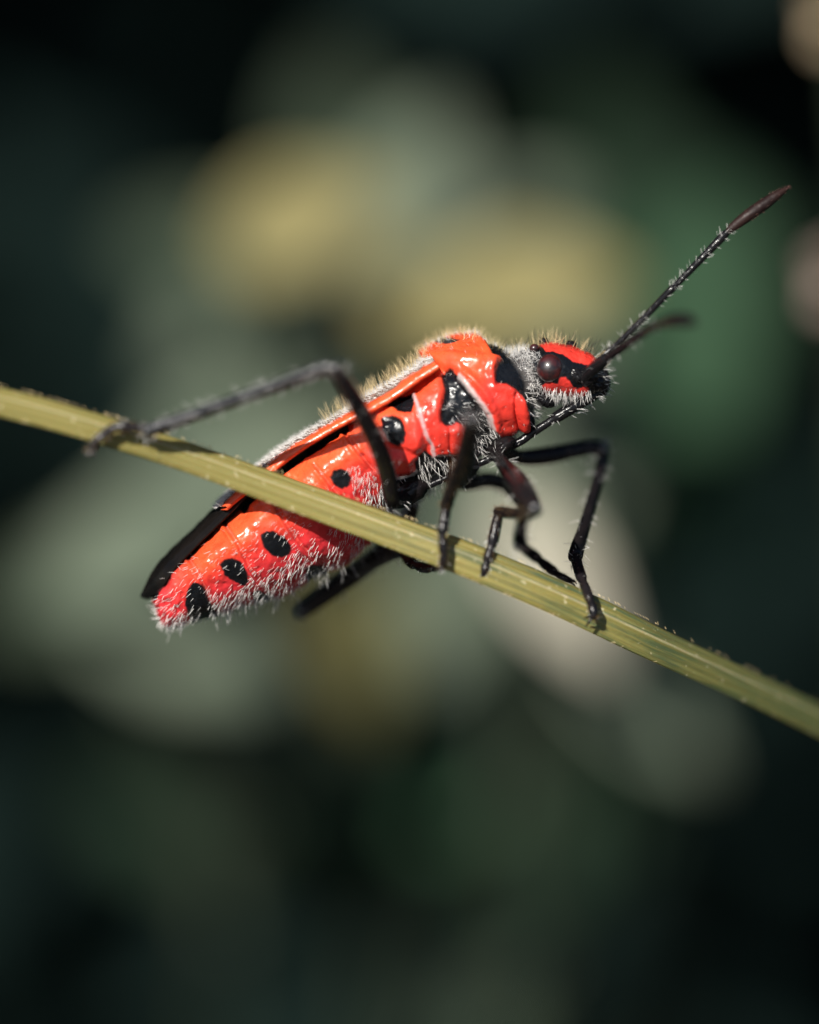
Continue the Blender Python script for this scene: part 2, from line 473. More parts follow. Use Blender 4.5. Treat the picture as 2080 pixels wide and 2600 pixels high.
# widest high on the side (the flared rim of the abdomen), fading to an oval towards the head
mxw = 0.42 * sstep(1120, 900, Q[:, 0:1]) + 0.0
cc_ = np.clip(ca[None], -1, 1)
bw = np.where(cc_ < mxw, np.clip(1 - ((mxw - cc_) / (1 + mxw)) ** 5.0, 0, 1) ** 0.5 * (1 - 0.42 * ((mxw - cc_).clip(0) / (1 + mxw)) ** 1.5), np.clip(1 - ((cc_ - mxw) / (1 - mxw + 1e-6)) ** 2.4, 0, 1) ** 0.5)
bw = bw * np.sign(np.sin(th))[None]
kx = sstep(1200, 1000, Q[:, 0:1])
Yg = Q[:, 5:6] - Q[:, 4:5] * (sa[None] * (1 - kx) + bw * kx)
body = L(PXg, PYg, Yg)
def grid_normals(g):
    du = np.gradient(g, axis=0)
    dv = (np.roll(g, -1, 1) - np.roll(g, 1, 1))
    n = np.cross(du, dv); n /= np.linalg.norm(n, axis=2)[..., None] + 1e-12
    return n
cen = L(C0[:, 0], C0[:, 1], Q[:, 5])[:, None]
Nn = grid_normals(body)
Nn *= np.sign((Nn * (body - cen)).sum(-1).mean())
jx = 1.4 * vnoise(PXg / 9, PYg / 9) + 1.0 * vnoise(PXg / 4, PYg / 4); jy = 1.4 * vnoise(PXg / 9 + 50, PYg / 9 + 20) + 1.0 * vnoise(PXg / 4 + 9, PYg / 4 + 3)
X, Y = PXg + jx, PYg + jy

PRON = [(1070, 900), (1110, 870), (1162, 855), (1214, 858), (1236, 878), (1252, 908), (1275, 918), (1262, 928), (1256, 945), (1259, 975), (1283, 976), (1306, 989),
        (1320, 1003), (1331, 1040), (1335, 1078), (1300, 1093), (1266, 1103), (1249, 1083), (1244, 1046), (1221, 1006), (1190, 970), (1158, 946), (1120, 936), (1078, 925)]
HEADZ = [(1236, 850), (1560, 850), (1560, 1040), (1340, 1110), (1333, 1083), (1331, 1040), (1320, 1003), (1306, 989), (1283, 976), (1259, 975), (1256, 945), (1262, 928), (1275, 918), (1252, 908), (1236, 878)]
HRED1 = [(1367, 872), (1380, 860), (1396, 855), (1422, 860), (1439, 865), (1463, 870), (1493, 885), (1520, 903), (1502, 928), (1473, 923), (1453, 919), (1441, 907), (1427, 899), (1404, 893), (1388, 893)]
HRED2 = [(1376, 980), (1392, 970), (1418, 974), (1424, 958), (1437, 958), (1447, 968), (1453, 980), (1465, 986), (1493, 982), (1495, 992), (1483, 1008), (1465, 1012), (1445, 1009), (1422, 1003), (1392, 1001), (1380, 996)]
SPOT_PR = [(1256, 945), (1265, 928), (1290, 920), (1322, 930), (1330, 955), (1325, 976), (1290, 977), (1262, 968)]
MESO_B = [(1121, 953), (1128, 939), (1151, 939), (1170, 963), (1198, 1000), (1221, 1030), (1235, 1053), (1246, 1084), (1264, 1106), (1262, 1130), (1200, 1112), (1195, 1092), (1175, 1081), (1161, 1074), (1142, 1085), (1120, 1072), (1119, 1048), (1124, 1020), (1128, 993)]
SPOT2 = [(943, 1039), (961, 1023), (1001, 1011), (1040, 1002), (1053, 1007), (1052, 1030), (1047, 1048), (1031, 1051), (1012, 1048), (998, 1037), (975, 1039)]
SPOT3_SHADOW = [(970, 1064), (998, 1058), (1022, 1067), (1031, 1097), (1026, 1123), (1012, 1132), (989, 1125), (972, 1097)]  # black spot together with the hind femur's shadow painted on
VENT = [(1061, 1157), (1077, 1143), (1100, 1159), (1155, 1158), (1198, 1156), (1198, 1104), (1262, 1112), (1300, 1097), (1335, 1084), (1380, 1110), (1300, 1200), (1150, 1270), (1010, 1330), (972, 1290), (962, 1245), (1003, 1216), (1042, 1209), (1056, 1194), (1052, 1178)]
SPA = [(838, 1212), (848, 1194), (866, 1189), (884, 1196), (893, 1214), (888, 1232), (870, 1243), (852, 1236)]
SPB = [(661, 1360), (675, 1348), (694, 1347), (722, 1364), (741, 1388), (737, 1408), (715, 1417), (690, 1410), (670, 1390)]
SPC = [(558, 1432), (570, 1420), (590, 1416), (612, 1426), (628, 1450), (632, 1478), (620, 1487), (594, 1478), (572, 1462)]
SPD = [(468, 1532), (474, 1502), (488, 1478), (505, 1477), (520, 1492), (530, 1522), (556, 1560), (552, 1600), (490, 1610), (478, 1560)]
VE1 = [(776, 1445), (800, 1430), (828, 1444), (840, 1470), (800, 1500), (780, 1480)]
VE2 = [(640, 1506), (660, 1494), (694, 1520), (690, 1560), (650, 1550)]
TAILB = [(385, 1515), (412, 1495), (402, 1512), (392, 1528)]
GAP_SHADE = [(590, 1280), (655, 1215), (715, 1172), (780, 1124), (835, 1090), (880, 1064), (886, 1090), (842, 1119), (790, 1154), (728, 1201), (670, 1250), (618, 1300)]
UNDER = [(380, 1500), (440, 1425), (540, 1325), (600, 1270), (612, 1285), (552, 1342), (450, 1446), (398, 1512)]

RED = np.array((0.80, 0.050, 0.034)); ORG = np.array((0.86, 0.105, 0.032)); BLK = np.array((0.006, 0.007, 0.009))
PALE = np.array((0.50, 0.44, 0.42)); PINK = np.array((0.60, 0.36, 0.36)); GREY = np.array((0.16, 0.15, 0.145))
CR = np.array((0.70, 0.035, 0.050))
rgb = np.empty(PXg.shape + (3,)); rgb[:] = RED
# sunlit tone painted in: orange on back and pronotum, crimson on belly and tail
across = np.broadcast_to(ca[None], PXg.shape)
og = sstep(-0.1, 0.75, across + 0.25 * vnoise(PXg / 60, PYg / 60))[..., None]
rgb = rgb * (1 - og) + ORG * og
cr = np.maximum(sstep(0.35, -0.6, across) * sstep(1000, 900, PXg), sstep(520, 400, PXg))[..., None] * 0.9
rgb = rgb * (1 - cr) + CR * cr
def paint(mask, colour):
    global rgb
    rgb = rgb * (1 - mask[..., None]) + np.asarray(colour) * mask[..., None]
f = lambda poly, s=2.0: sstep(s, -s, poly_sd(X, Y, poly))
hgt = np.zeros(PXg.shape)
# relief
sd_pr = poly_sd(PXg, PYg, PRON)
hgt += 0.013 * sstep(7, -9, sd_pr)
hgt += 0.004 * sstep(14, 0, np.abs(sd_pr + 12)) * (sd_pr < 0)
hgt += 0.006 * np.exp(-(line_d(PXg, PYg, [(1080, 908), (1130, 913), (1190, 920), (1262, 927)]) / 11) ** 2)
hgt -= 0.006 * np.exp(-(line_d(PXg, PYg, [(1090, 926), (1140, 934), (1190, 946), (1240, 962)]) / 14) ** 2)
hgt -= 0.007 * np.exp(-(line_d(PXg, PYg, [(1302, 1000), (1303, 1040), (1312, 1085)]) / 4) ** 2)
hgt += 0.010 * sstep(6, -10, poly_sd(PXg, PYg, [(1304, 1012), (1320, 1003), (1331, 1040), (1334, 1078), (1315, 1088), (1306, 1040)]))
hgt -= 0.010 * sstep(8, -14, poly_sd(PXg, PYg, MESO_B))
RM = [(1054, 1005), (1119, 950), (1128, 993), (1119, 1048), (1120, 1072), (1142, 1085), (1161, 1074), (1195, 1100), (1195, 1155), (1100, 1156), (1096, 1123), (1084, 1109), (1066, 1044)]
hgt += 0.009 * sstep(5, -12, poly_sd(PXg, PYg, RM))
hgt -= 0.004 * np.exp(-(line_d(PXg, PYg, [(1141, 1090), (1141, 1150)]) / 4) ** 2)
MT = [(950, 1050), (1000, 1008), (1052, 1003), (1064, 1044), (1077, 1090), (1084, 1125), (1072, 1146), (1050, 1150), (1010, 1136), (970, 1120)]
hgt += 0.008 * sstep(5, -16, poly_sd(PXg, PYg, MT))
hgt += 0.012 * np.exp(-((PXg - 1056) / 16) ** 2 - ((PYg - 1118) / 26) ** 2)
LB = [(985, 1140), (1030, 1140), (1060, 1156), (1052, 1178), (1056, 1196), (1040, 1208), (1000, 1214), (972, 1200), (968, 1160)]
hgt += 0.014 * sstep(4, -24, poly_sd(PXg, PYg, LB))
SEAM1 = [(1052, 1003), (1066, 1044), (1077, 1085), (1085, 1110), (1096, 1125), (1100, 1156)]
SEAM2 = [(1166, 956), (1182, 974), (1198, 993), (1226, 1030), (1242, 1052), (1247, 1083), (1266, 1104), (1298, 1095)]
hgt += 0.006 * np.exp(-(line_d(PXg, PYg, SEAM1) / 6) ** 2) + 0.006 * np.exp(-(line_d(PXg, PYg, SEAM2) / 6) ** 2)
SEG = [[(690, 1262), (718, 1316), (766, 1385), (832, 1452)], [(570, 1330), (604, 1381), (636, 1442), (690, 1520)], [(480, 1420), (511, 1471), (535, 1527), (566, 1570)],
       [(800, 1180), (850, 1245), (905, 1310), (950, 1380)], [(872, 1098), (905, 1140), (950, 1195), (985, 1235)]]
for sgl in SEG:
    dline = line_d(PXg, PYg, sgl)
    lead = line_d(PXg + 7, PYg - 4, sgl)
    hgt -= 0.0065 * np.exp(-(dline / 4.5) ** 2)
    hgt += 0.0045 * np.exp(-(lead / 7) ** 2)
RID = [(640, 1285), (700, 1228), (770, 1178), (850, 1128), (890, 1104)]
hgt += 0.006 * np.exp(-(line_d(PXg, PYg, RID) / 9) ** 2) - 0.004 * np.exp(-(line_d(PXg + 6, PYg + 14, RID) / 10) ** 2)
hgt -= 0.004 * np.exp(-(line_d(PXg, PYg, [(450, 1470), (520, 1400), (600, 1330), (660, 1275)]) / 14) ** 2)
hgt -= 0.007 * np.exp(-(line_d(PXg, PYg, [(1288, 880), (1312, 905), (1332, 935), (1347, 965), (1354, 1005)]) / 14) ** 2)
for poly in (SPOT2, SPOT3_SHADOW):
    hgt -= 0.007 * sstep(5, -10, poly_sd(PXg, PYg, poly))
# lumpy integument
hgt += 0.0011 * vnoise(PXg / 15, PYg / 15) + 0.0005 * vnoise(PXg / 7 + 30, PYg / 7)
hgt += 0.0020 * vnoise(PXg / 28 + 7, PYg / 28) * sstep(1200, 900, PXg)
tailz = sstep(520, 430, PXg)
hgt += tailz * 0.004 * vnoise(PXg / 11, PYg / 18 + 5)
body = body + Nn * hgt[..., None]

# markings and painted shade
paint(f(HEADZ), BLK)
paint(f(SPOT_PR), BLK)
paint(f(HRED1), RED); paint(f(HRED2), (0.74, 0.045, 0.035))
paint(f([(1105, 886), (1140, 876), (1172, 880), (1150, 888)], 1.5), BLK * 3)
paint(f(MESO_B), BLK); paint(f(SPOT2), BLK); paint(f(SPOT3_SHADOW), BLK); paint(f(VENT), BLK)
for s in (SPA, SPB, SPC, SPD, VE1, VE2, TAILB): paint(f(s, 2.5), BLK)
paint(f(GAP_SHADE, 3), BLK); paint(f(UNDER, 4), BLK)  # dark body under the wing, with the shadow in the gap painted black
paint(sstep(8, 3, line_d(X, Y, SEAM1) * 1.15), PINK)
paint(sstep(9, 3, line_d(X, Y, SEAM2)) * 0.9, PALE)
paint(sstep(4, 1.5, line_d(X, Y, [(1100, 1156), (1150, 1155), (1196, 1155)])) * 0.8, PALE)
paint(sstep(6, 2.5, line_d(X, Y, [(995, 1214), (1042, 1208), (1058, 1196)])) * 0.85, PALE)
paint(sstep(22, 8, line_d(X, Y, [(1288, 880), (1312, 905), (1332, 935), (1347, 965), (1352, 995)])) * 0.55, GREY)
paint(sstep(9, 3, np.hypot(X - 920, Y - 1153)) * 0.8, CR * 0.25)
# segment joints are a paler pink
for sgl in SEG:
    paint(sstep(4, 1, line_d(X, Y, sgl)) * 0.35, (0.80, 0.18, 0.13))
bme = mesh_from('body', body.reshape(-1, 3), grid_faces(NU, NV))
add_color(bme, 'pattern', rgb.reshape(-1, 3))
body_o = obj('body', bme, M_CUT, bug)
# make normals point outwards
bme.update()
fn = np.empty(len(bme.polygons) * 3, np.float32); bme.polygons.foreach_get('normal', fn)
if fn.reshape(-1, 3)[(NU // 2) * NV + NV // 4][1] > 0:
    bme.flip_normals()

# ---------------------------------------------------------------- wings
def sheet(lower, upper, yc, w, name, mat, thick, parent, nu=150, nv2=44, patt=None):
    lo = catmull(np.array(lower, float), np.linspace(0, len(lower) - 1, nu))
    up = catmull(np.array(upper, float), np.linspace(0, len(upper) - 1, nu))
    yv = np.interp(np.linspace(0, 1, nu), np.linspace(0, 1, len(yc)), yc)
    wv = np.interp(np.linspace(0, 1, nu), np.linspace(0, 1, len(w)), w)
    b = np.linspace(-1, 1, nv2)                       # across the back, near to far
    bb = np.sign(b) * np.abs(b) ** 0.8
    hh = np.sqrt(np.clip(1 - np.abs(bb) ** 2.2, 0, 1))
    px = lo[:, 0:1] + (up - lo)[:, 0:1] * hh[None]; py = lo[:, 1:2] + (up - lo)[:, 1:2] * hh[None]
    py = py + 1.5 * vnoise(px / 14, b[None] * 6 + px * 0) 
    g = L(px, py, yv[:, None] + wv[:, None] * bb[None])
    inner = L(px * 0 + lo[:, 0:1] + (up - lo)[:, 0:1] * hh[None] + 0.55 * thick, lo[:, 1:2] + (up - lo)[:, 1:2] * hh[None] + thick, yv[:, None] + wv[:, None] * bb[None] * 0.985)
    G = np.concatenate([g, inner[:, ::-1]], 1)
    me = mesh_from(name, G.reshape(-1, 3), grid_faces(nu, nv2 * 2))
    if patt is not None:
        c = np.empty((nu, nv2 * 2, 3)); c[:] = ORG * 0.95
        hh2 = np.concatenate([hh, hh[::-1]])[None] + 0 * px[:, :1]
        k = sstep(0.42, 0.62, hh2 + 0.2 * vnoise(np.arange(nu)[:, None] / 6.0, np.arange(nv2 * 2)[None] / 4.0))[..., None]
        c = c * (1 - k) + np.array((0.20, 0.11, 0.08)) * k
        add_color(me, 'pattern', c.reshape(-1, 3))
    return obj(name, me, mat, parent), px, py, yv, wv, bb, hh, g

WL = [(575, 1286), (600, 1264), (664, 1214), (720, 1168), (782, 1124), (879, 1068), (950, 1035), (1010, 998), (1070, 955), (1112, 930)]
WU = [(546, 1286), (590, 1240), (652, 1184), (705, 1142), (770, 1098), (868, 1044), (932, 1000), (1005, 958), (1060, 920), (1092, 898)]
wing, wpx, wpy, wy, ww, wb, wh, wg = sheet(WL, WU, [.184, .188, .187, .176, .166], [.150, .166, .172, .172, .168], 'forewing', M_CUT, 9, bug, patt=True)
ML = [(372, 1516), (402, 1500), (446, 1440), (492, 1390), (545, 1338), (602, 1282), (650, 1236)]
MU = [(355, 1512), (388, 1446), (425, 1402), (488, 1342), (540, 1292), (590, 1250), (636, 1214)]
sheet(ML, MU, [.168, .17, .178, .184, .188], [.02, .07, .105, .13, .145], 'wing_membrane', M_MEMB, 5, bug)

# ---------------------------------------------------------------- eyes, ocelli
def blob(name, c, r, mat, parent, rot=0.0, nu=24, nv_=32, noise=0.0):
    a = np.linspace(0.02, math.pi - 0.02, nu)[:, None]; b = np.linspace(0, 2 * math.pi, nv_, endpoint=False)[None]
    p = np.stack([np.sin(a) * np.cos(b), np.cos(a) + 0 * b, np.sin(a) * np.sin(b)], -1)
    if noise: p = p * (1 + noise * vnoise(p[..., 0] * 4 + 9, p[..., 2] * 4 + p[..., 1] * 3))[..., None]
    p = p * np.array(r)
    co, si = math.cos(rot), math.sin(rot)
    p = np.stack([p[..., 0] * co - p[..., 2] * si, p[..., 1], p[..., 0] * si + p[..., 2] * co], -1) + c
    return obj(name, mesh_from(name, p.reshape(-1, 3), grid_faces(nu, nv_)), mat, parent)
blob('eye', L(1396, 935, .038), (.026, .024, .0275), M_EYE, bug)
blob('eye', L(1396, 935, .212), (.026, .024, .0275), M_EYE, bug)
blob('ocellus', L(1357, 884, .072), (.0095, .009, .0085), M_EYE, bug)
blob('ocellus', L(1381, 867, .125), (.010, .010, .0085), M_BLACK, bug)
blob('head_tubercle', L(1449, 875, .12), (.011, .012, .009), M_BLACK, bug, noise=.15)
blob('antenna_socket', L(1490, 956, .052), (.021, .018, .019), M_BLACK, bug, noise=.12)
blob('antenna_socket', L(1502, 950, .178), (.021, .018, .019), M_BLACK, bug, noise=.12)
blob('cheek_plate', L(1462, 952, .044), (.019, .012, .014), M_BLACK, bug, rot=-.6, noise=.15)
blob('cheek_plate', L(1513, 972, .085), (.019, .018, .018), M_BLACK, bug, rot=-.6, noise=.1)
blob('clypeus', L(1528, 968, .115), (.016, .022, .03), M_BLACK, bug, noise=.1)
blob('neck_lobe', L(1384, 1016, .08), (.02, .02, .013), M_BLACK, bug, rot=-.5, noise=.12)
blob('sternum_lobe', L(1342, 1072, .10), (.012, .025, .026), M_BLACK, bug, noise=.1)

# ---------------------------------------------------------------- limbs
def limb_pts(rows, fat=1.0):
    a = np.array(rows, float)
    return L(a[:, 0], a[:, 1], a[:, 2]), a[:, 3] * fat / PXU

def limb_hairs(parent, V, N, T, n, length, rad, mat, lean=0.5, name='setae'):
    n = int(n * 0.26)
    idx = rng.integers(0, len(V), n)
    d = N[idx] * 1.0 + T[idx] * lean + rng.normal(size=(n, 3)) * 0.25
    ln = rng.uniform(*length, n)
    hv, hf = hairs(V[idx] - N[idx] * 0.0008, d, ln, rad * rng.uniform(.7, 1.2, n))
    return obj(name, mesh_from(name, hv, hf), mat, parent, 'stuff')

def tarsus(rows):
    """three jointed foot segments with swollen ends"""
    p, r = limb_pts(rows, 1.15)
    return tube(p, r, 14, 0.006)

def leg(name, femur, tibia, foot, claw, hair=200, hl=(.012, .026), label=None, th=None):
    p, r = limb_pts(femur, 1.14); F = tube(p, r, 20, .008)
    o = obj(name, mesh_from(name, F[0], F[1]), M_LEG, bug)
    if label: o['label'] = label
    p, r = limb_pts(tibia, 1.14); Tb = tube(p, r, 18, .008)
    obj('tibia', mesh_from('tibia', Tb[0], Tb[1]), M_TIBIA if name == 'hind_leg' else M_LEG, o)
    k = femur[-1]; kr = k[3] * 1.2 / PXU
    blob('knee', L(k[0], k[1], k[2] - .005), (kr, kr, kr), M_KNEE, o)
    Tt = tarsus(foot)
    obj('tarsus', mesh_from('tarsus', Tt[0], Tt[1]), M_LEG, o)
    for cw in claw:
        p, r = limb_pts(cw); cc = tube(p, r, 8, .004)
        obj('claw', mesh_from('claw', cc[0], cc[1]), M_LEG, o)
    limb_hairs(o, *[F[k] for k in (0, 2, 3)], int(hair * .55), hl, .0012, M_HAIR, .55)
    limb_hairs(o, *[Tb[k] for k in (0, 2, 3)], int(hair * 1.1), hl if th is None else (.006, .014), .0012, th or M_HAIR, .7)
    limb_hairs(o, *[Tt[k] for k in (0, 2, 3)], int(hair * .9), (.006, .013), .0010, M_BROWN, 1.0)
    limb_hairs(o, *[Tt[k] for k in (0, 2, 3)], int(hair * .5), (.006, .012), .0010, M_HAIR, 1.2)
    return o

for (cx_, cy_, yy, rx_, rz_, ro_) in ((1276, 1130, .075, .026, .019, .5), (1176, 1188, .085, .032, .024, .4), (1040, 1246, .075, .036, .026, .4),
                                      (1276, 1136, .22, .026, .019, .5), (1176, 1194, .25, .032, .024, .4), (1046, 1250, .27, .036, .026, .4)):
    blob('coxa', L(cx_, cy_, yy), (rx_, .03, rz_), M_LEG, bug, rot=ro_, noise=.08)
# near hind leg
leg('hind_leg',
    [(1052, 1250, .10, 17), (1022, 1268, .05, 19), (996, 1266, .0, 17), (984, 1205, -.04, 19), (962, 1135, -.10, 21), (932, 1075, -.15, 21), (898, 1010, -.20, 20), (862, 950, -.245, 18), (852, 936, -.255, 17)],
    [(850, 936, -.255, 15), (826, 932, -.25, 15), (780, 947, -.24, 14), (700, 978, -.22, 13.5), (600, 1014, -.195, 13.5), (500, 1050, -.168, 14), (420, 1077, -.148, 15.5), (378, 1092, -.138, 16)],
    [(378, 1090, -.135, 12), (352, 1086, -.135, 12), (310, 1083, -.135, 13), (296, 1084, -.135, 9.5), (280, 1092, -.135, 11), (256, 1110, -.138, 10.5), (244, 1119, -.14, 8), (234, 1130, -.142, 9.5), (229, 1140, -.142, 7)],
    [[(231, 1138, -.144, 4), (222, 1146, -.146, 3.4), (220, 1156, -.144, 1.6)], [(233, 1138, -.132, 4), (232, 1149, -.129, 3.4), (236, 1156, -.126, 1.6)]], 420)
# near middle leg: the knee points at the lens
leg('middle_leg',
    [(1140, 1205, .12, 17), (1160, 1218, .07, 18), (1178, 1210, .03, 17), (1184, 1172, -.06, 19), (1190, 1120, -.16, 19), (1193, 1078, -.245, 18), (1194, 1066, -.265, 16)],
    [(1194, 1068, -.265, 14), (1188, 1085, -.255, 15), (1176, 1140, -.20, 14.5), (1160, 1198, -.15, 14), (1142, 1250, -.10, 14), (1132, 1284, -.07, 14)],
    [(1132, 1284, -.07, 10.5), (1129, 1310, -.072, 11), (1124, 1345, -.076, 12), (1123, 1360, -.077, 8.5), (1125, 1376, -.078, 10.5), (1126, 1398, -.078, 10.5), (1127, 1408, -.078, 8), (1126, 1424, -.076, 10), (1123, 1440, -.07, 7.5)],
    [[(1122, 1440, -.072, 4), (1112, 1446, -.07, 3.2), (1108, 1440, -.06, 1.5)], [(1125, 1441, -.066, 4), (1124, 1450, -.06, 3.2), (1118, 1454, -.05, 1.5)]], 330, th=M_BROWN)
# near front leg
leg('front_leg',
    [(1238, 1140, .12, 17), (1260, 1152, .07, 18), (1270, 1166, .03, 15), (1284, 1186, -.02, 18), (1308, 1218, -.09, 26), (1334, 1252, -.16, 25), (1352, 1280, -.20, 20), (1358, 1290, -.215, 17)],
    [(1358, 1288, -.215, 16), (1346, 1300, -.19, 14), (1318, 1303, -.12, 13), (1284, 1301, -.05, 13), (1266, 1300, -.02, 13)],
    [(1268, 1300, -.02, 10), (1264, 1312, -.02, 11), (1257, 1345, -.022, 12.5), (1250, 1378, -.026, 12), (1247, 1388, -.028, 8.5), (1243, 1402, -.03, 10.5), (1238, 1420, -.032, 11), (1236, 1428, -.032, 8), (1231, 1446, -.034, 11), (1226, 1464, -.03, 8)],
    [[(1226, 1462, -.036, 4.5), (1212, 1466, -.035, 3.6), (1198, 1471, -.028, 1.6)], [(1227, 1464, -.028, 4.5), (1224, 1477, -.026, 3.6), (1220, 1485, -.018, 1.6)], [(1231, 1462, -.03, 3), (1235, 1474, -.03, 2.2), (1236, 1482, -.028, 1.2)]], 380, th=M_BROWN)
# far front leg
leg('front_leg',
    [(1262, 1140, .16, 17), (1290, 1152, .20, 18), (1314, 1160, .23, 16), (1345, 1162, .25, 19), (1400, 1156, .27, 20), (1450, 1146, .29, 18), (1500, 1138, .30, 17), (1528, 1142, .305, 16)],
    [(1526, 1138, .305, 15), (1531, 1156, .30, 13.5), (1518, 1212, .27, 13), (1500, 1278, .21, 13), (1482, 1340, .15, 13.5), (1468, 1385, .10, 16), (1461, 1412, .075, 17)],
    [(1462, 1412, .07, 12), (1467, 1436, .045, 12), (1477, 1466, .015, 12.5), (1481, 1476, .005, 9), (1487, 1492, -.008, 11), (1496, 1518, -.022, 11.5), (1499, 1527, -.026, 9), (1506, 1546, -.032, 12), (1508, 1564, -.036, 9)],
    [[(1506, 1562, -.04, 5), (1494, 1566, -.04, 4), (1484, 1570, -.034, 2)], [(1506, 1566, -.034, 5), (1497, 1578, -.034, 4), (1488, 1590, -.03, 2)]], 240, (.014, .03))
# far middle leg
leg('middle_leg',
    [(1150, 1216, .20, 17), (1182, 1224, .24, 20), (1200, 1226, .26, 17), (1240, 1218, .30, 19), (1290, 1232, .34, 19), (1326, 1270, .37, 18), (1336, 1286, .375, 16)],
    [(1336, 1284, .375, 15), (1332, 1300, .365, 14), (1326, 1330, .33, 13.5), (1321, 1362, .29, 15), (1322, 1382, .265, 16)],
    [(1322, 1382, .265, 12), (1340, 1398, .235, 12), (1362, 1415, .20, 12), (1370, 1422, .19, 9), (1384, 1434, .17, 11), (1404, 1450, .15, 11), (1412, 1456, .14, 8), (1430, 1467, .125, 9), (1446, 1474, .115, 7)],
    [[(1446, 1473, .11, 4), (1458, 1476, .10, 3), (1464, 1482, .094, 1.5)], [(1444, 1476, .12, 4), (1456, 1484, .11, 3), (1461, 1492, .104, 1.5)]], 200, (.014, .03))
# far hind leg
leg('hind_leg',
    [(1050, 1244, .20, 17), (1048, 1270, .24, 18), (1042, 1310, .28, 18), (1012, 1372, .30, 21), (945, 1428, .33, 22), (850, 1496, .36, 22), (782, 1544, .38, 20), (770, 1553, .385, 18)],
    [(770, 1550, .39, 15), (800, 1528, .42, 13.5), (860, 1488, .38, 13), (940, 1440, .30, 13), (1000, 1408, .22, 13.5), (1026, 1402, .17, 14)],
    [(1024, 1400, .17, 11), (1034, 1416, .13, 12), (1048, 1430, .09, 13), (1056, 1434, .07, 9.5), (1070, 1440, .04, 11.5), (1086, 1443, .015, 11), (1092, 1442, .008, 8.5), (1104, 1440, -.012, 10), (1112, 1438, -.022, 7)],
    [[(1110, 1436, -.026, 4), (1110, 1424, -.036, 3), (1106, 1414, -.036, 1.5)], [(1114, 1438, -.022, 4), (1120, 1430, -.034, 3), (1122, 1420, -.04, 1.5)]], 240, (.014, .034))

# rostrum folded under the body
p, r = limb_pts([(1512, 1000, .10, 11), (1489, 1014, .09, 12), (1448, 1038, .085, 12.5), (1412, 1060, .085, 12), (1402, 1066, .085, 8.5), (1380, 1081, .085, 8.5), (1346, 1103, .085, 9), (1326, 1118, .085, 9), (1300, 1132, .085, 8.5), (1262, 1153, .085, 8),
                 (1232, 1170, .085, 8), (1180, 1192, .085, 7.5), (1120, 1219, .085, 7.5), (1072, 1240, .085, 7), (1030, 1258, .085, 5)], 1.22)
R = tube(p, r, 14, .007)
ros = obj('rostrum', mesh_from('rostrum', R[0], R[1]), M_BLACK, bug)
sel = R[0][:, 0] > L(1400, 0, 0)[0]
limb_hairs(ros, R[0][sel], R[2][sel], -R[3][sel], 190, (.010, .024), .0012, M_HAIR, .6)
limb_hairs(ros, R[0], R[2], R[3], 110, (.006, .014), .0010, M_HAIR, .6)

# antennae
def antenna(segs, club_hair, hair, hl, hm=M_HAIR, club=None):
    o = None
    for k, rows in enumerate(segs):
        p, r = limb_pts(rows, 1.22); S = tube(p, r, 14, .006)
        m = (club or M_CLUB) if k == len(segs) - 1 else M_BLACK
        if o is None:
            o = obj('antenna', mesh_from('antenna', S[0], S[1]), m, bug)
        else:
            obj('antenna_segment', mesh_from('antenna_segment', S[0], S[1]), m, o)
        if k < len(segs) - 1:
            jr = rows[-1][3] * 1.05 / PXU
            blob('joint', L(*rows[-1][:3]), (jr, jr, jr), M_KNEE, o)
            limb_hairs(o, S[0], S[2], S[3], hair[k], hl, .0010, hm, .75)
        else:
            limb_hairs(o, S[0], S[2], S[3], club_hair, (.004, .008), .0009, mat_club_hair, 1.4)
    return o
mat_club_hair = mat_plain('russet_setae', (0.15, 0.075, 0.06), 0.5, .25, 40)
antenna([[(1508, 938, .15, 9), (1524, 920, .15, 12), (1542, 900, .148, 12), (1552, 888, .146, 9)],
         [(1550, 890, .146, 7), (1580, 862, .14, 7.5), (1640, 802, .13, 7.2), (1690, 750, .12, 7.5), (1708, 732, .118, 8)],
         [(1708, 732, .118, 6), (1730, 710, .115, 7), (1790, 648, .11, 8), (1835, 601, .108, 9), (1846, 590, .108, 7)],
         [(1846, 590, .108, 6), (1862, 576, .108, 9.5), (1900, 547, .108, 12.5), (1940, 519, .112, 12.5), (1975, 494, .116, 9), (2000, 477, .12, 3)]], 420, (110, 300, 240), (.008, .018))
antenna([[(1480, 962, .045, 10), (1496, 946, .03, 12.5), (1520, 926, -.0, 14), (1538, 911, -.03, 12)],
         [(1538, 911, -.03, 9), (1570, 890, -.07, 9.5), (1604, 865, -.12, 9.5), (1630, 847, -.16, 10.5)],
         [(1630, 847, -.16, 8), (1652, 833, -.21, 9), (1680, 822, -.27, 9)],
         [(1680, 822, -.27, 8), (1700, 816, -.31, 13), (1728, 812, -.35, 15), (1752, 815, -.38, 12), (1766, 818, -.40, 5)]], 20, (40, 60, 40), (.008, .018), club=M_LEG)

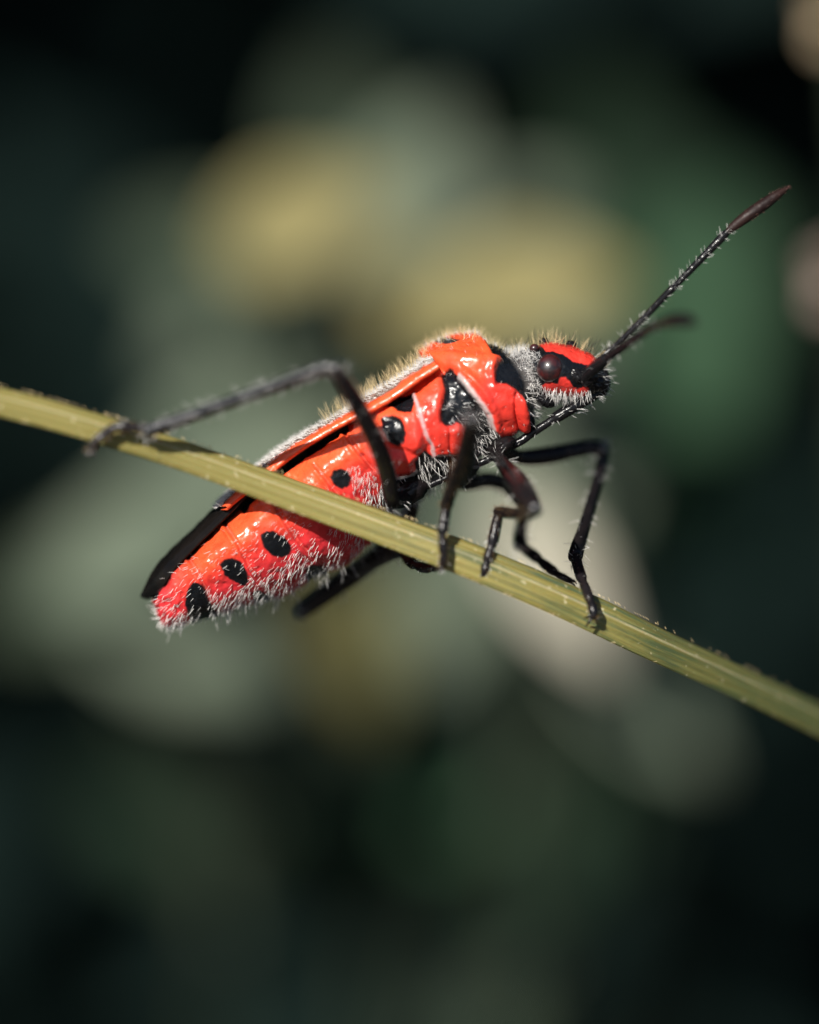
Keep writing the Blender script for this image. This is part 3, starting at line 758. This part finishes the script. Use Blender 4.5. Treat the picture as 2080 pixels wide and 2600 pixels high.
# ---------------------------------------------------------------- setae of the body
flatB = body.reshape(-1, 3); flatN = Nn.reshape(-1, 3)
fx, fy, fa, fs = PXg.ravel(), PYg.ravel(), across.ravel(), np.broadcast_to(sa[None], PXg.shape).ravel()
axis_t = np.gradient(cen[:, 0], axis=0); axis_t = np.repeat(-axis_t / np.linalg.norm(axis_t, axis=1)[:, None], NV, 0)   # towards the tail
du = np.gradient(body, axis=0); dv = (np.roll(body, -1, 1) - np.roll(body, 1, 1)) / 2
area = np.linalg.norm(np.cross(du, dv), axis=2).ravel()
DOWN = np.array([0, 0, -1.0])
def grow(name, weight, n, length, rad, mat, kn, kt, kd=0.0, jit=0.25):
    w = np.clip(weight, 0, None) * area
    n = int(n * 0.5)
    if w.sum() <= 0: return
    idx = rng.choice(len(w), n, p=w / w.sum())
    d = flatN[idx] * kn + axis_t[idx] * kt + DOWN * kd + rng.normal(size=(n, 3)) * jit
    ln = rng.uniform(*length, n)
    hv, hf = hairs(flatB[idx] - flatN[idx] * .001, d, ln, rad * rng.uniform(.7, 1.25, n))
    obj(name, mesh_from(name, hv, hf), mat, body_o, 'stuff')
flank = (fs > -0.35).astype(float)
spotm = np.zeros(fx.shape)
for s_ in (SPA, SPB, SPC, SPD):
    spotm = np.maximum(spotm, sstep(8, -4, poly_sd(fx, fy, s_)))
abd = sstep(960, 900, fx) * (1 - 0.75 * spotm)
inp = lambda poly, s=4: sstep(s, -s, poly_sd(fx, fy, poly))
# belly and lower flank of the abdomen
grow('setae', abd * flank * sstep(-0.15, -0.75, fa) * sstep(-1.02, -.85, fa), 760, (.012, .024), .0012, M_HAIR, .5, .75, .3, .16)
grow('setae', abd * flank * sstep(-0.75, -0.97, fa), 120, (.018, .040), .0015, M_HAIR, .9, .35, .5)
grow('setae', abd * flank * sstep(0.75, 0.1, fa) * sstep(900, 760, fx + 0.3 * (fy - 1200)), 1100, (.008, .018), .0010, M_HAIR, .35, .95, .15, .16)
grow('setae', abd * flank * sstep(620, 440, fx) * sstep(400, 450, fx), 170, (.010, .022), .0011, M_HAIR, .6, .6, .2, .4)
grow('setae', sstep(435, 395, fx) , 44, (.012, .026), .0014, M_HAIR, .9, .5, .3, .4)
# behind the hind coxa
grow('setae', inp([(880, 1180), (930, 1180), (985, 1230), (990, 1290), (960, 1300), (900, 1250)]) * flank, 300, (.010, .022), .0012, M_HAIR, .4, .4, .8)
# chest
grow('setae', inp(VENT) * flank, 1100, (.014, .036), .0012, M_HAIR, .8, -.2, .5, .35)
grow('setae', inp(MESO_B, 3) * inp([(1100, 1020), (1300, 1020), (1300, 1160), (1100, 1160)], 20) * flank, 170, (.012, .024), .0011, M_HAIR, .7, -.3, .2, .4)
# neck ruff
RUFF = [(1272, 868), (1302, 874), (1340, 896), (1358, 935), (1364, 990), (1346, 992), (1336, 945), (1308, 908)]
grow('setae', inp(RUFF, 8) * (fs > -.5), 760, (.010, .022), .0010, M_HAIR, .7, -.15, 0, .5)
grow('setae', inp([(1325, 990), (1380, 1000), (1375, 1060), (1330, 1100), (1335, 1040)], 8) * flank, 260, (.018, .034), .0012, M_HAIR, .8, -.5, .35, .35)
# head
grow('setae', inp([(1370, 985), (1500, 990), (1500, 1020), (1375, 1025)], 8) * flank, 620, (.012, .028), .0011, M_HAIR, .6, .05, .8, .3)
grow('setae', inp([(1340, 890), (1375, 895), (1365, 960), (1380, 985), (1350, 990)], 6) * flank, 320, (.008, .018), .0011, M_HAIR, .7, .3, 0, .45)
grow('setae', sstep(1500, 1530, fx), 90, (.014, .032), .0011, M_HAIR, .9, -.3, .2, .4)
top = sstep(.80, .97, fa)
grow('setae', top * sstep(1240, 1300, fx) * sstep(1530, 1500, fx), 120, (.024, .046), .0013, M_DARKHAIR, 1.0, .05, -.2, .22)
grow('setae', top * sstep(1260, 1300, fx), 170, (.016, .038), .0011, M_GOLD, 1.0, -.1, -.2, .35)
# back of the pronotum
grow('setae', top * sstep(1070, 1100, fx) * sstep(1290, 1250, fx), 420, (.010, .028), .0011, M_GOLD, 1.0, .05, -.3, .4)
grow('setae', sstep(.90, .99, fa) * sstep(1085, 1110, fx) * sstep(1290, 1250, fx), 300, (.006, .014), .0012, M_HAIR, 1.0, .2, 0, .5)
# sparse on the side plates
grow('setae', inp(PRON, 4) * flank, 160, (.005, .011), .0008, M_HAIR, .7, .5, 0, .4)
grow('setae', inp(RM, 4) * flank, 70, (.005, .010), .0008, M_HAIR, .7, .5, 0, .4)

# fringe on the wing margin
nu_, nv_ = wpx.shape
wi = rng.integers(0, nu_, 2000); wj = np.clip((rng.random(2000) * .5 * nv_).astype(int), 1, nv_ - 1)
keep = wh[wj] > 0.48
wi, wj = wi[keep], wj[keep]
base = wg[wi, wj]
UP = np.array([-.35, -.15, .85]); TD = np.array([-.83, 0, -.55])
n = len(wi)
hv, hf = hairs(base, UP * .55 + TD * .9 + rng.normal(size=(n, 3)) * .3, rng.uniform(.007, .014, n), .0011 * rng.uniform(.7, 1.2, n))
obj('setae', mesh_from('setae', hv, hf), M_HAIR, wing, 'stuff')
wi = rng.integers(int(nu_ * .50), int(nu_ * .96), 230); wj = rng.integers(int(nv_ * .22), int(nv_ * .55), 230); n = 230
hv, hf = hairs(wg[wi, wj], np.array([-.28, -.1, .9]) + rng.normal(size=(n, 3)) * .22, rng.uniform(.016, .038, n), .0012 * rng.uniform(.7, 1.2, n))
obj('setae', mesh_from('setae', hv, hf), M_GOLD, wing, 'stuff')

# ------------------------------------------------------------------ plants behind
def leaf_mesh(name, length, width, curl=0.25, fold=0.25, nu=13, nv=9, wav=0.06, point=1.0):
    u = np.linspace(0, 1, nu)[:, None]; v = np.linspace(-1, 1, nv)[None]
    prof = np.sin(np.pi * np.clip(u, 0, 1) ** 0.8) ** (0.75 * point) + 0.015
    x = u * length + 0 * v
    y = v * prof * width / 2
    z = fold * np.abs(y) - curl * length * (u - 0.15) ** 2 + wav * width * np.sin(u * 11 + v * 2.2) * np.abs(v)
    top_ = np.stack([x, y, z], -1)
    bot = top_[:, ::-1].copy(); bot[..., 2] -= 0.012
    return mesh_from(name, np.concatenate([top_, bot], 1).reshape(-1, 3), grid_faces(nu, nv * 2))

def orient(pos, direction, up):
    x = Vector(direction).normalized(); z = Vector(up); z = (z - x * z.dot(x)).normalized(); y = z.cross(x)
    m = Matrix((x, y, z)).transposed().to_4x4(); m.translation = Vector(pos)
    return m

M_SAGE = mat_leaf('sage_leaf', (0.095, 0.128, 0.092), (0.160, 0.190, 0.135))
M_YEL = mat_leaf('yellowing_leaf', (0.19, 0.172, 0.075), (0.31, 0.270, 0.120))
M_PALE = mat_leaf('pale_dry_leaf', (0.34, 0.32, 0.25), (0.48, 0.45, 0.36), 0.6, 0.15)
M_OLIVE = mat_leaf('olive_leaf', (0.07, 0.075, 0.028), (0.13, 0.115, 0.045))
M_GREEN = mat_leaf('deep_green_leaf', (0.020, 0.050, 0.026), (0.040, 0.085, 0.045))
M_DEEP = mat_leaf('dim_green_leaf', (0.009, 0.022, 0.012), (0.018, 0.036, 0.020))  # green darkened in the colour where no shade reaches
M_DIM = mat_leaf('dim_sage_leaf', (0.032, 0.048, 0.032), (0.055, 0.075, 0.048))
M_DARK = mat_leaf('shade_leaf', (0.005, 0.0135, 0.012), (0.0085, 0.020, 0.0175), 0.65, 0.1)  # background shade put into the leaf colour, near black
M_STEM = mat_plain('green_stem', (0.018, 0.028, 0.014), 0.6, .3, 3)
M_BARK = mat_plain('dark_bark', (0.03, 0.024, 0.018), 0.85, .4, 2)
M_PETAL = mat_leaf('pale_pink_petal', (0.40, 0.30, 0.25), (0.52, 0.40, 0.34), 0.6, 0.2)
M_CREAM = mat_leaf('cream_petal', (0.52, 0.40, 0.24), (0.66, 0.52, 0.34), 0.6, 0.2)
LEAF = {}
def leaf_data(mat, ratio):
    key = (mat.name, ratio)
    if key not in LEAF:
        me = leaf_mesh('leaf', 1.0, ratio); me.materials.append(mat); LEAF[key] = me
    return LEAF[key]

def plant(name, label, base_xy, leaves, group=None):
    """leaves: (px, py, depth, length, width ratio, angle deg in the side view, lean to lens, material)"""
    root = thing(name, label, 'plant', Matrix.Translation((base_xy[0], base_xy[1], -0.2)), group)
    inv = root.matrix_world.inverted()
    ends = []
    for (px, py, y, ln, ratio, ang, tilt, mat) in leaves:
        ln *= (DIST + y * 1.35) / (DIST + y) * 0.95; y *= 1.35
        a = math.radians(ang)
        R3 = RIG.to_3x3()
        dirv = R3 @ Vector((math.cos(a), -0.25, math.sin(a)))
        up = Vector((0.0, -0.75, 0.75)) * (1 - tilt) + R3 @ Vector((0, -1, 0.1)) * tilt
        cpos = Vector(to_world(L(px, py, y)))
        base = cpos - dirv.normalized() * ln * 0.5
        m = orient(base, dirv, up) @ Matrix.Diagonal((ln, ln, ln, 1))
        o = bpy.data.objects.new('leaf', leaf_data(mat, ratio)); col.objects.link(o)
        o.parent = root; o.matrix_parent_inverse = Matrix(); o.matrix_basis = inv @ m
        ends.append(base)
    # stem from the soil to the uppermost leaf, with a petiole to each leaf
    ends.sort(key=lambda e: e.z)
    topz = ends[-1].z
    mx_ = sum((e.x for e in ends)) / len(ends); my = sum((e.y for e in ends)) / len(ends) + 0.25
    b = Vector((base_xy[0], base_xy[1], -0.2))
    pth = [b, b.lerp(Vector((mx_, my, topz * .45)), .5), Vector((mx_, my, topz * .62)), Vector((mx_, my, topz * .86)), ends[-1]]
    S = tube(np.array([list(inv @ q) for q in pth]), [.06, .05, .036, .025, .014], 10, .3)
    obj('stem', mesh_from('stem', S[0], S[1]), M_STEM, root)
    for e in ends[:-1]:
        z0 = max(0.5, e.z - 0.8); f = z0 / topz
        # nearest point of the stem path below the leaf
        k = min(range(len(pth) - 1), key=lambda i: abs((pth[i].z + pth[i + 1].z) / 2 - z0))
        tq = max(0, min(1, (z0 - pth[k].z) / (pth[k + 1].z - pth[k].z + 1e-6)))
        s0 = pth[k].lerp(pth[k + 1], tq)
        q = tube(np.array([list(inv @ v) for v in (s0, s0.lerp(e, .5) + Vector((0, 0, -.1)), e)]), [.03, .022, .016], 8, .1)
        obj('petiole', mesh_from('petiole', q[0], q[1]), M_STEM, root)
    return root

plant('leafy_plant', 'yellowing broad-leaved plant blurred above and behind the bug', (-.3, 3.6), [
    (760, 560, 2.7, .44, .60, 25, .5, M_YEL), (1010, 560, 3.0, .60, .55, 70, .4, M_SAGE), (1340, 720, 2.5, .48, .55, 8, .5, M_YEL),
    (1130, 780, 2.8, .44, .55, -20, .5, M_YEL), (540, 650, 3.0, .50, .6, 160, .4, M_DIM), (880, 830, 3.2, .7, .6, -100, .3, M_SAGE),
    (1240, 620, 3.3, .5, .6, 40, .4, M_SAGE), (870, 400, 3.6, .5, .6, 100, .3, M_DIM),
    (1400, 860, 3.0, .45, .6, -60, .4, M_SAGE), (660, 800, 3.5, .55, .6, 200, .3, M_SAGE)])
plant('leafy_plant', 'grey-green leafy plant blurred behind the abdomen of the bug', (-2.2, 3.4), [
    (330, 1400, 2.7, .50, .6, 200, .5, M_SAGE), (620, 1180, 3.0, .65, .6, 30, .4, M_SAGE), (440, 1600, 2.8, .55, .6, -30, .45, M_SAGE),
    (760, 1000, 3.3, .6, .6, 60, .4, M_SAGE), (700, 1560, 3.2, .6, .6, 10, .35, M_SAGE), (200, 1500, 3.2, .5, .6, 190, .1, M_DIM),
    (900, 1620, 3.1, .42, .5, -75, .2, M_OLIVE), (840, 1760, 3.3, .45, .6, -110, .3, M_DIM)])
plant('leafy_plant', 'pale dry-leaved plant blurred behind the front feet of the bug', (.9, 3.5), [
    (1410, 1470, 2.5, .50, .40, -56, .65, M_PALE), (1280, 1280, 2.7, .6, .55, 100, .5, M_SAGE), (1460, 1200, 3.0, .5, .5, 80, .4, M_SAGE),
    (1630, 1790, 2.8, .46, .4, -40, .4, M_SAGE), (1170, 1460, 3.1, .55, .5, 250, .45, M_SAGE)])
plant('leafy_plant', 'deep green leafy plant blurred behind the antennae of the bug', (2.2, 4.2), [
    (1700, 860, 3.2, .8, .6, 70, .3, M_GREEN), (1850, 680, 3.6, .6, .6, 110, .15, M_DEEP), (1650, 1150, 3.8, .8, .6, -60, .25, M_GREEN),
    (1850, 1240, 3.8, .45, .6, 0, .3, M_GREEN), (1560, 480, 4.2, .6, .6, 100, .1, M_DEEP)])
plant('leafy_plant', 'dark olive low plant blurred beneath the grass blade', (-.2, 4.4), [
    (1100, 1980, 3.6, .7, .5, 15, .2, M_GREEN), (600, 2050, 3.8, .8, .6, 170, .15, M_DEEP), (1450, 2000, 3.6, .8, .6, 40, .2, M_DEEP),
    (1300, 2560, 3.4, .35, .5, 60, .1, M_DIM), (950, 2220, 4.0, .7, .6, 190, .1, M_DEEP)])

def flower(label, px, py, y, base_xy, size, mat):
    c = Vector(to_world(L(px, py, y)))
    root = thing('flower', label, 'flower', Matrix.Translation((base_xy[0], base_xy[1], -0.2)))
    inv = root.matrix_world.inverted()
    me = leaf_mesh('petal', 1.0, 0.6, -0.15, 0.1, 8, 5); me.materials.append(mat)
    for k in range(6):
        a = k * math.pi / 3
        dv = Vector((math.cos(a), -0.45 - 0.2 * math.sin(a), 0.8 * math.sin(a) + .25))
        m = orient(c, dv, Vector((0, -.7, .7))) @ Matrix.Diagonal((size, size, size, 1))
        o = bpy.data.objects.new('petal', me); col.objects.link(o); o.parent = root; o.matrix_parent_inverse = Matrix(); o.matrix_basis = inv @ m
    pth = [Vector((base_xy[0], base_xy[1], -.2)), Vector((base_xy[0] * .8 + c.x * .2, base_xy[1], c.z * .5)), c]
    S = tube(np.array([list(inv @ q) for q in pth]), [.06, .05, .03], 8, .3)
    obj('stem', mesh_from('stem', S[0], S[1]), M_STEM, root)
flower('small pale pink flower at the height of the long antenna base', 2172, 690, 2.6, (1.6, 3.4), .12, M_PETAL)
flower('small cream yellow flower raised high above the long antenna', 2165, 30, 2.6, (2.0, 3.8), .11, M_CREAM)

# ------------------------------------------------------------------ dark shrub behind, its unseen overhang added to shade the background
shrub = thing('shrub', 'dense dark green shrub behind everything, unseen overhang added to cast shade', 'shrub', Matrix.Translation((0, 11, -0.2)))
def leaf_cloud(n, sampler, size, seed):
    r = np.random.default_rng(seed)
    P = sampler(r, n)
    u = np.linspace(0, 1, 5)[:, None]; v = np.linspace(-1, 1, 3)[None]
    prof = np.sin(np.pi * u ** .8) ** .8 + .02
    base = np.stack([u + 0 * v, v * prof * .3, .12 * np.abs(v) * prof - .25 * (u - .2) ** 2], -1).reshape(-1, 3)
    s = r.uniform(*size, n)
    x = r.normal(size=(n, 3)); x[:, 2] -= .3; x /= np.linalg.norm(x, axis=1)[:, None]
    z = r.normal(size=(n, 3)) * .6 + np.array([0, -.35, .8]); z -= x * (x * z).sum(1)[:, None]; z /= np.linalg.norm(z, axis=1)[:, None]
    y = np.cross(z, x)
    V = P[:, None] + (base[None, :, 0:1] * x[:, None] + base[None, :, 1:2] * y[:, None] + base[None, :, 2:3] * z[:, None]) * s[:, None, None]
    F = grid_faces(5, 3, False)[None] + (np.arange(n) * 15)[:, None, None]
    return V.reshape(-1, 3), F.reshape(-1, 4)
def crown(r, n):  # upper part is the overhang added out of view to cast shade
    out = []
    while len(out) < n:
        p = np.array([r.uniform(-15, 15), r.uniform(5.0, 19), r.uniform(0.6, 31)])
        q = np.array([p[0] / 15, (p[1] - 12.5) / 8.8, (p[2] - 15) / 15.5])
        d = np.linalg.norm(q)
        if d > 1.0: continue
        # hollow in front, where the lit plants stand
        if p[1] < 7.2 and abs(p[0]) < 4.5 and p[2] < 15.0: continue
        out.append(p)
    return np.array(out)
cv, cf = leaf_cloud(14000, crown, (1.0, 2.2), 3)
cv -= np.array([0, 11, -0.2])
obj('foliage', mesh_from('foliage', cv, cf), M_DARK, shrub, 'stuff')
for k in range(7):
    a = k * 2 * math.pi / 7
    e = np.array([math.cos(a) * (5 + k % 3 * 2), math.sin(a) * 3.5, 17 + 3 * (k % 4)])
    S = tube(np.array([[math.cos(a) * .3, math.sin(a) * .3, 0], e * [.25, .25, .35], e * [.6, .6, .7], e]), [.5, .38, .24, .08], 10, .8)
    obj('branch', mesh_from('branch', S[0], S[1]), M_BARK, shrub)
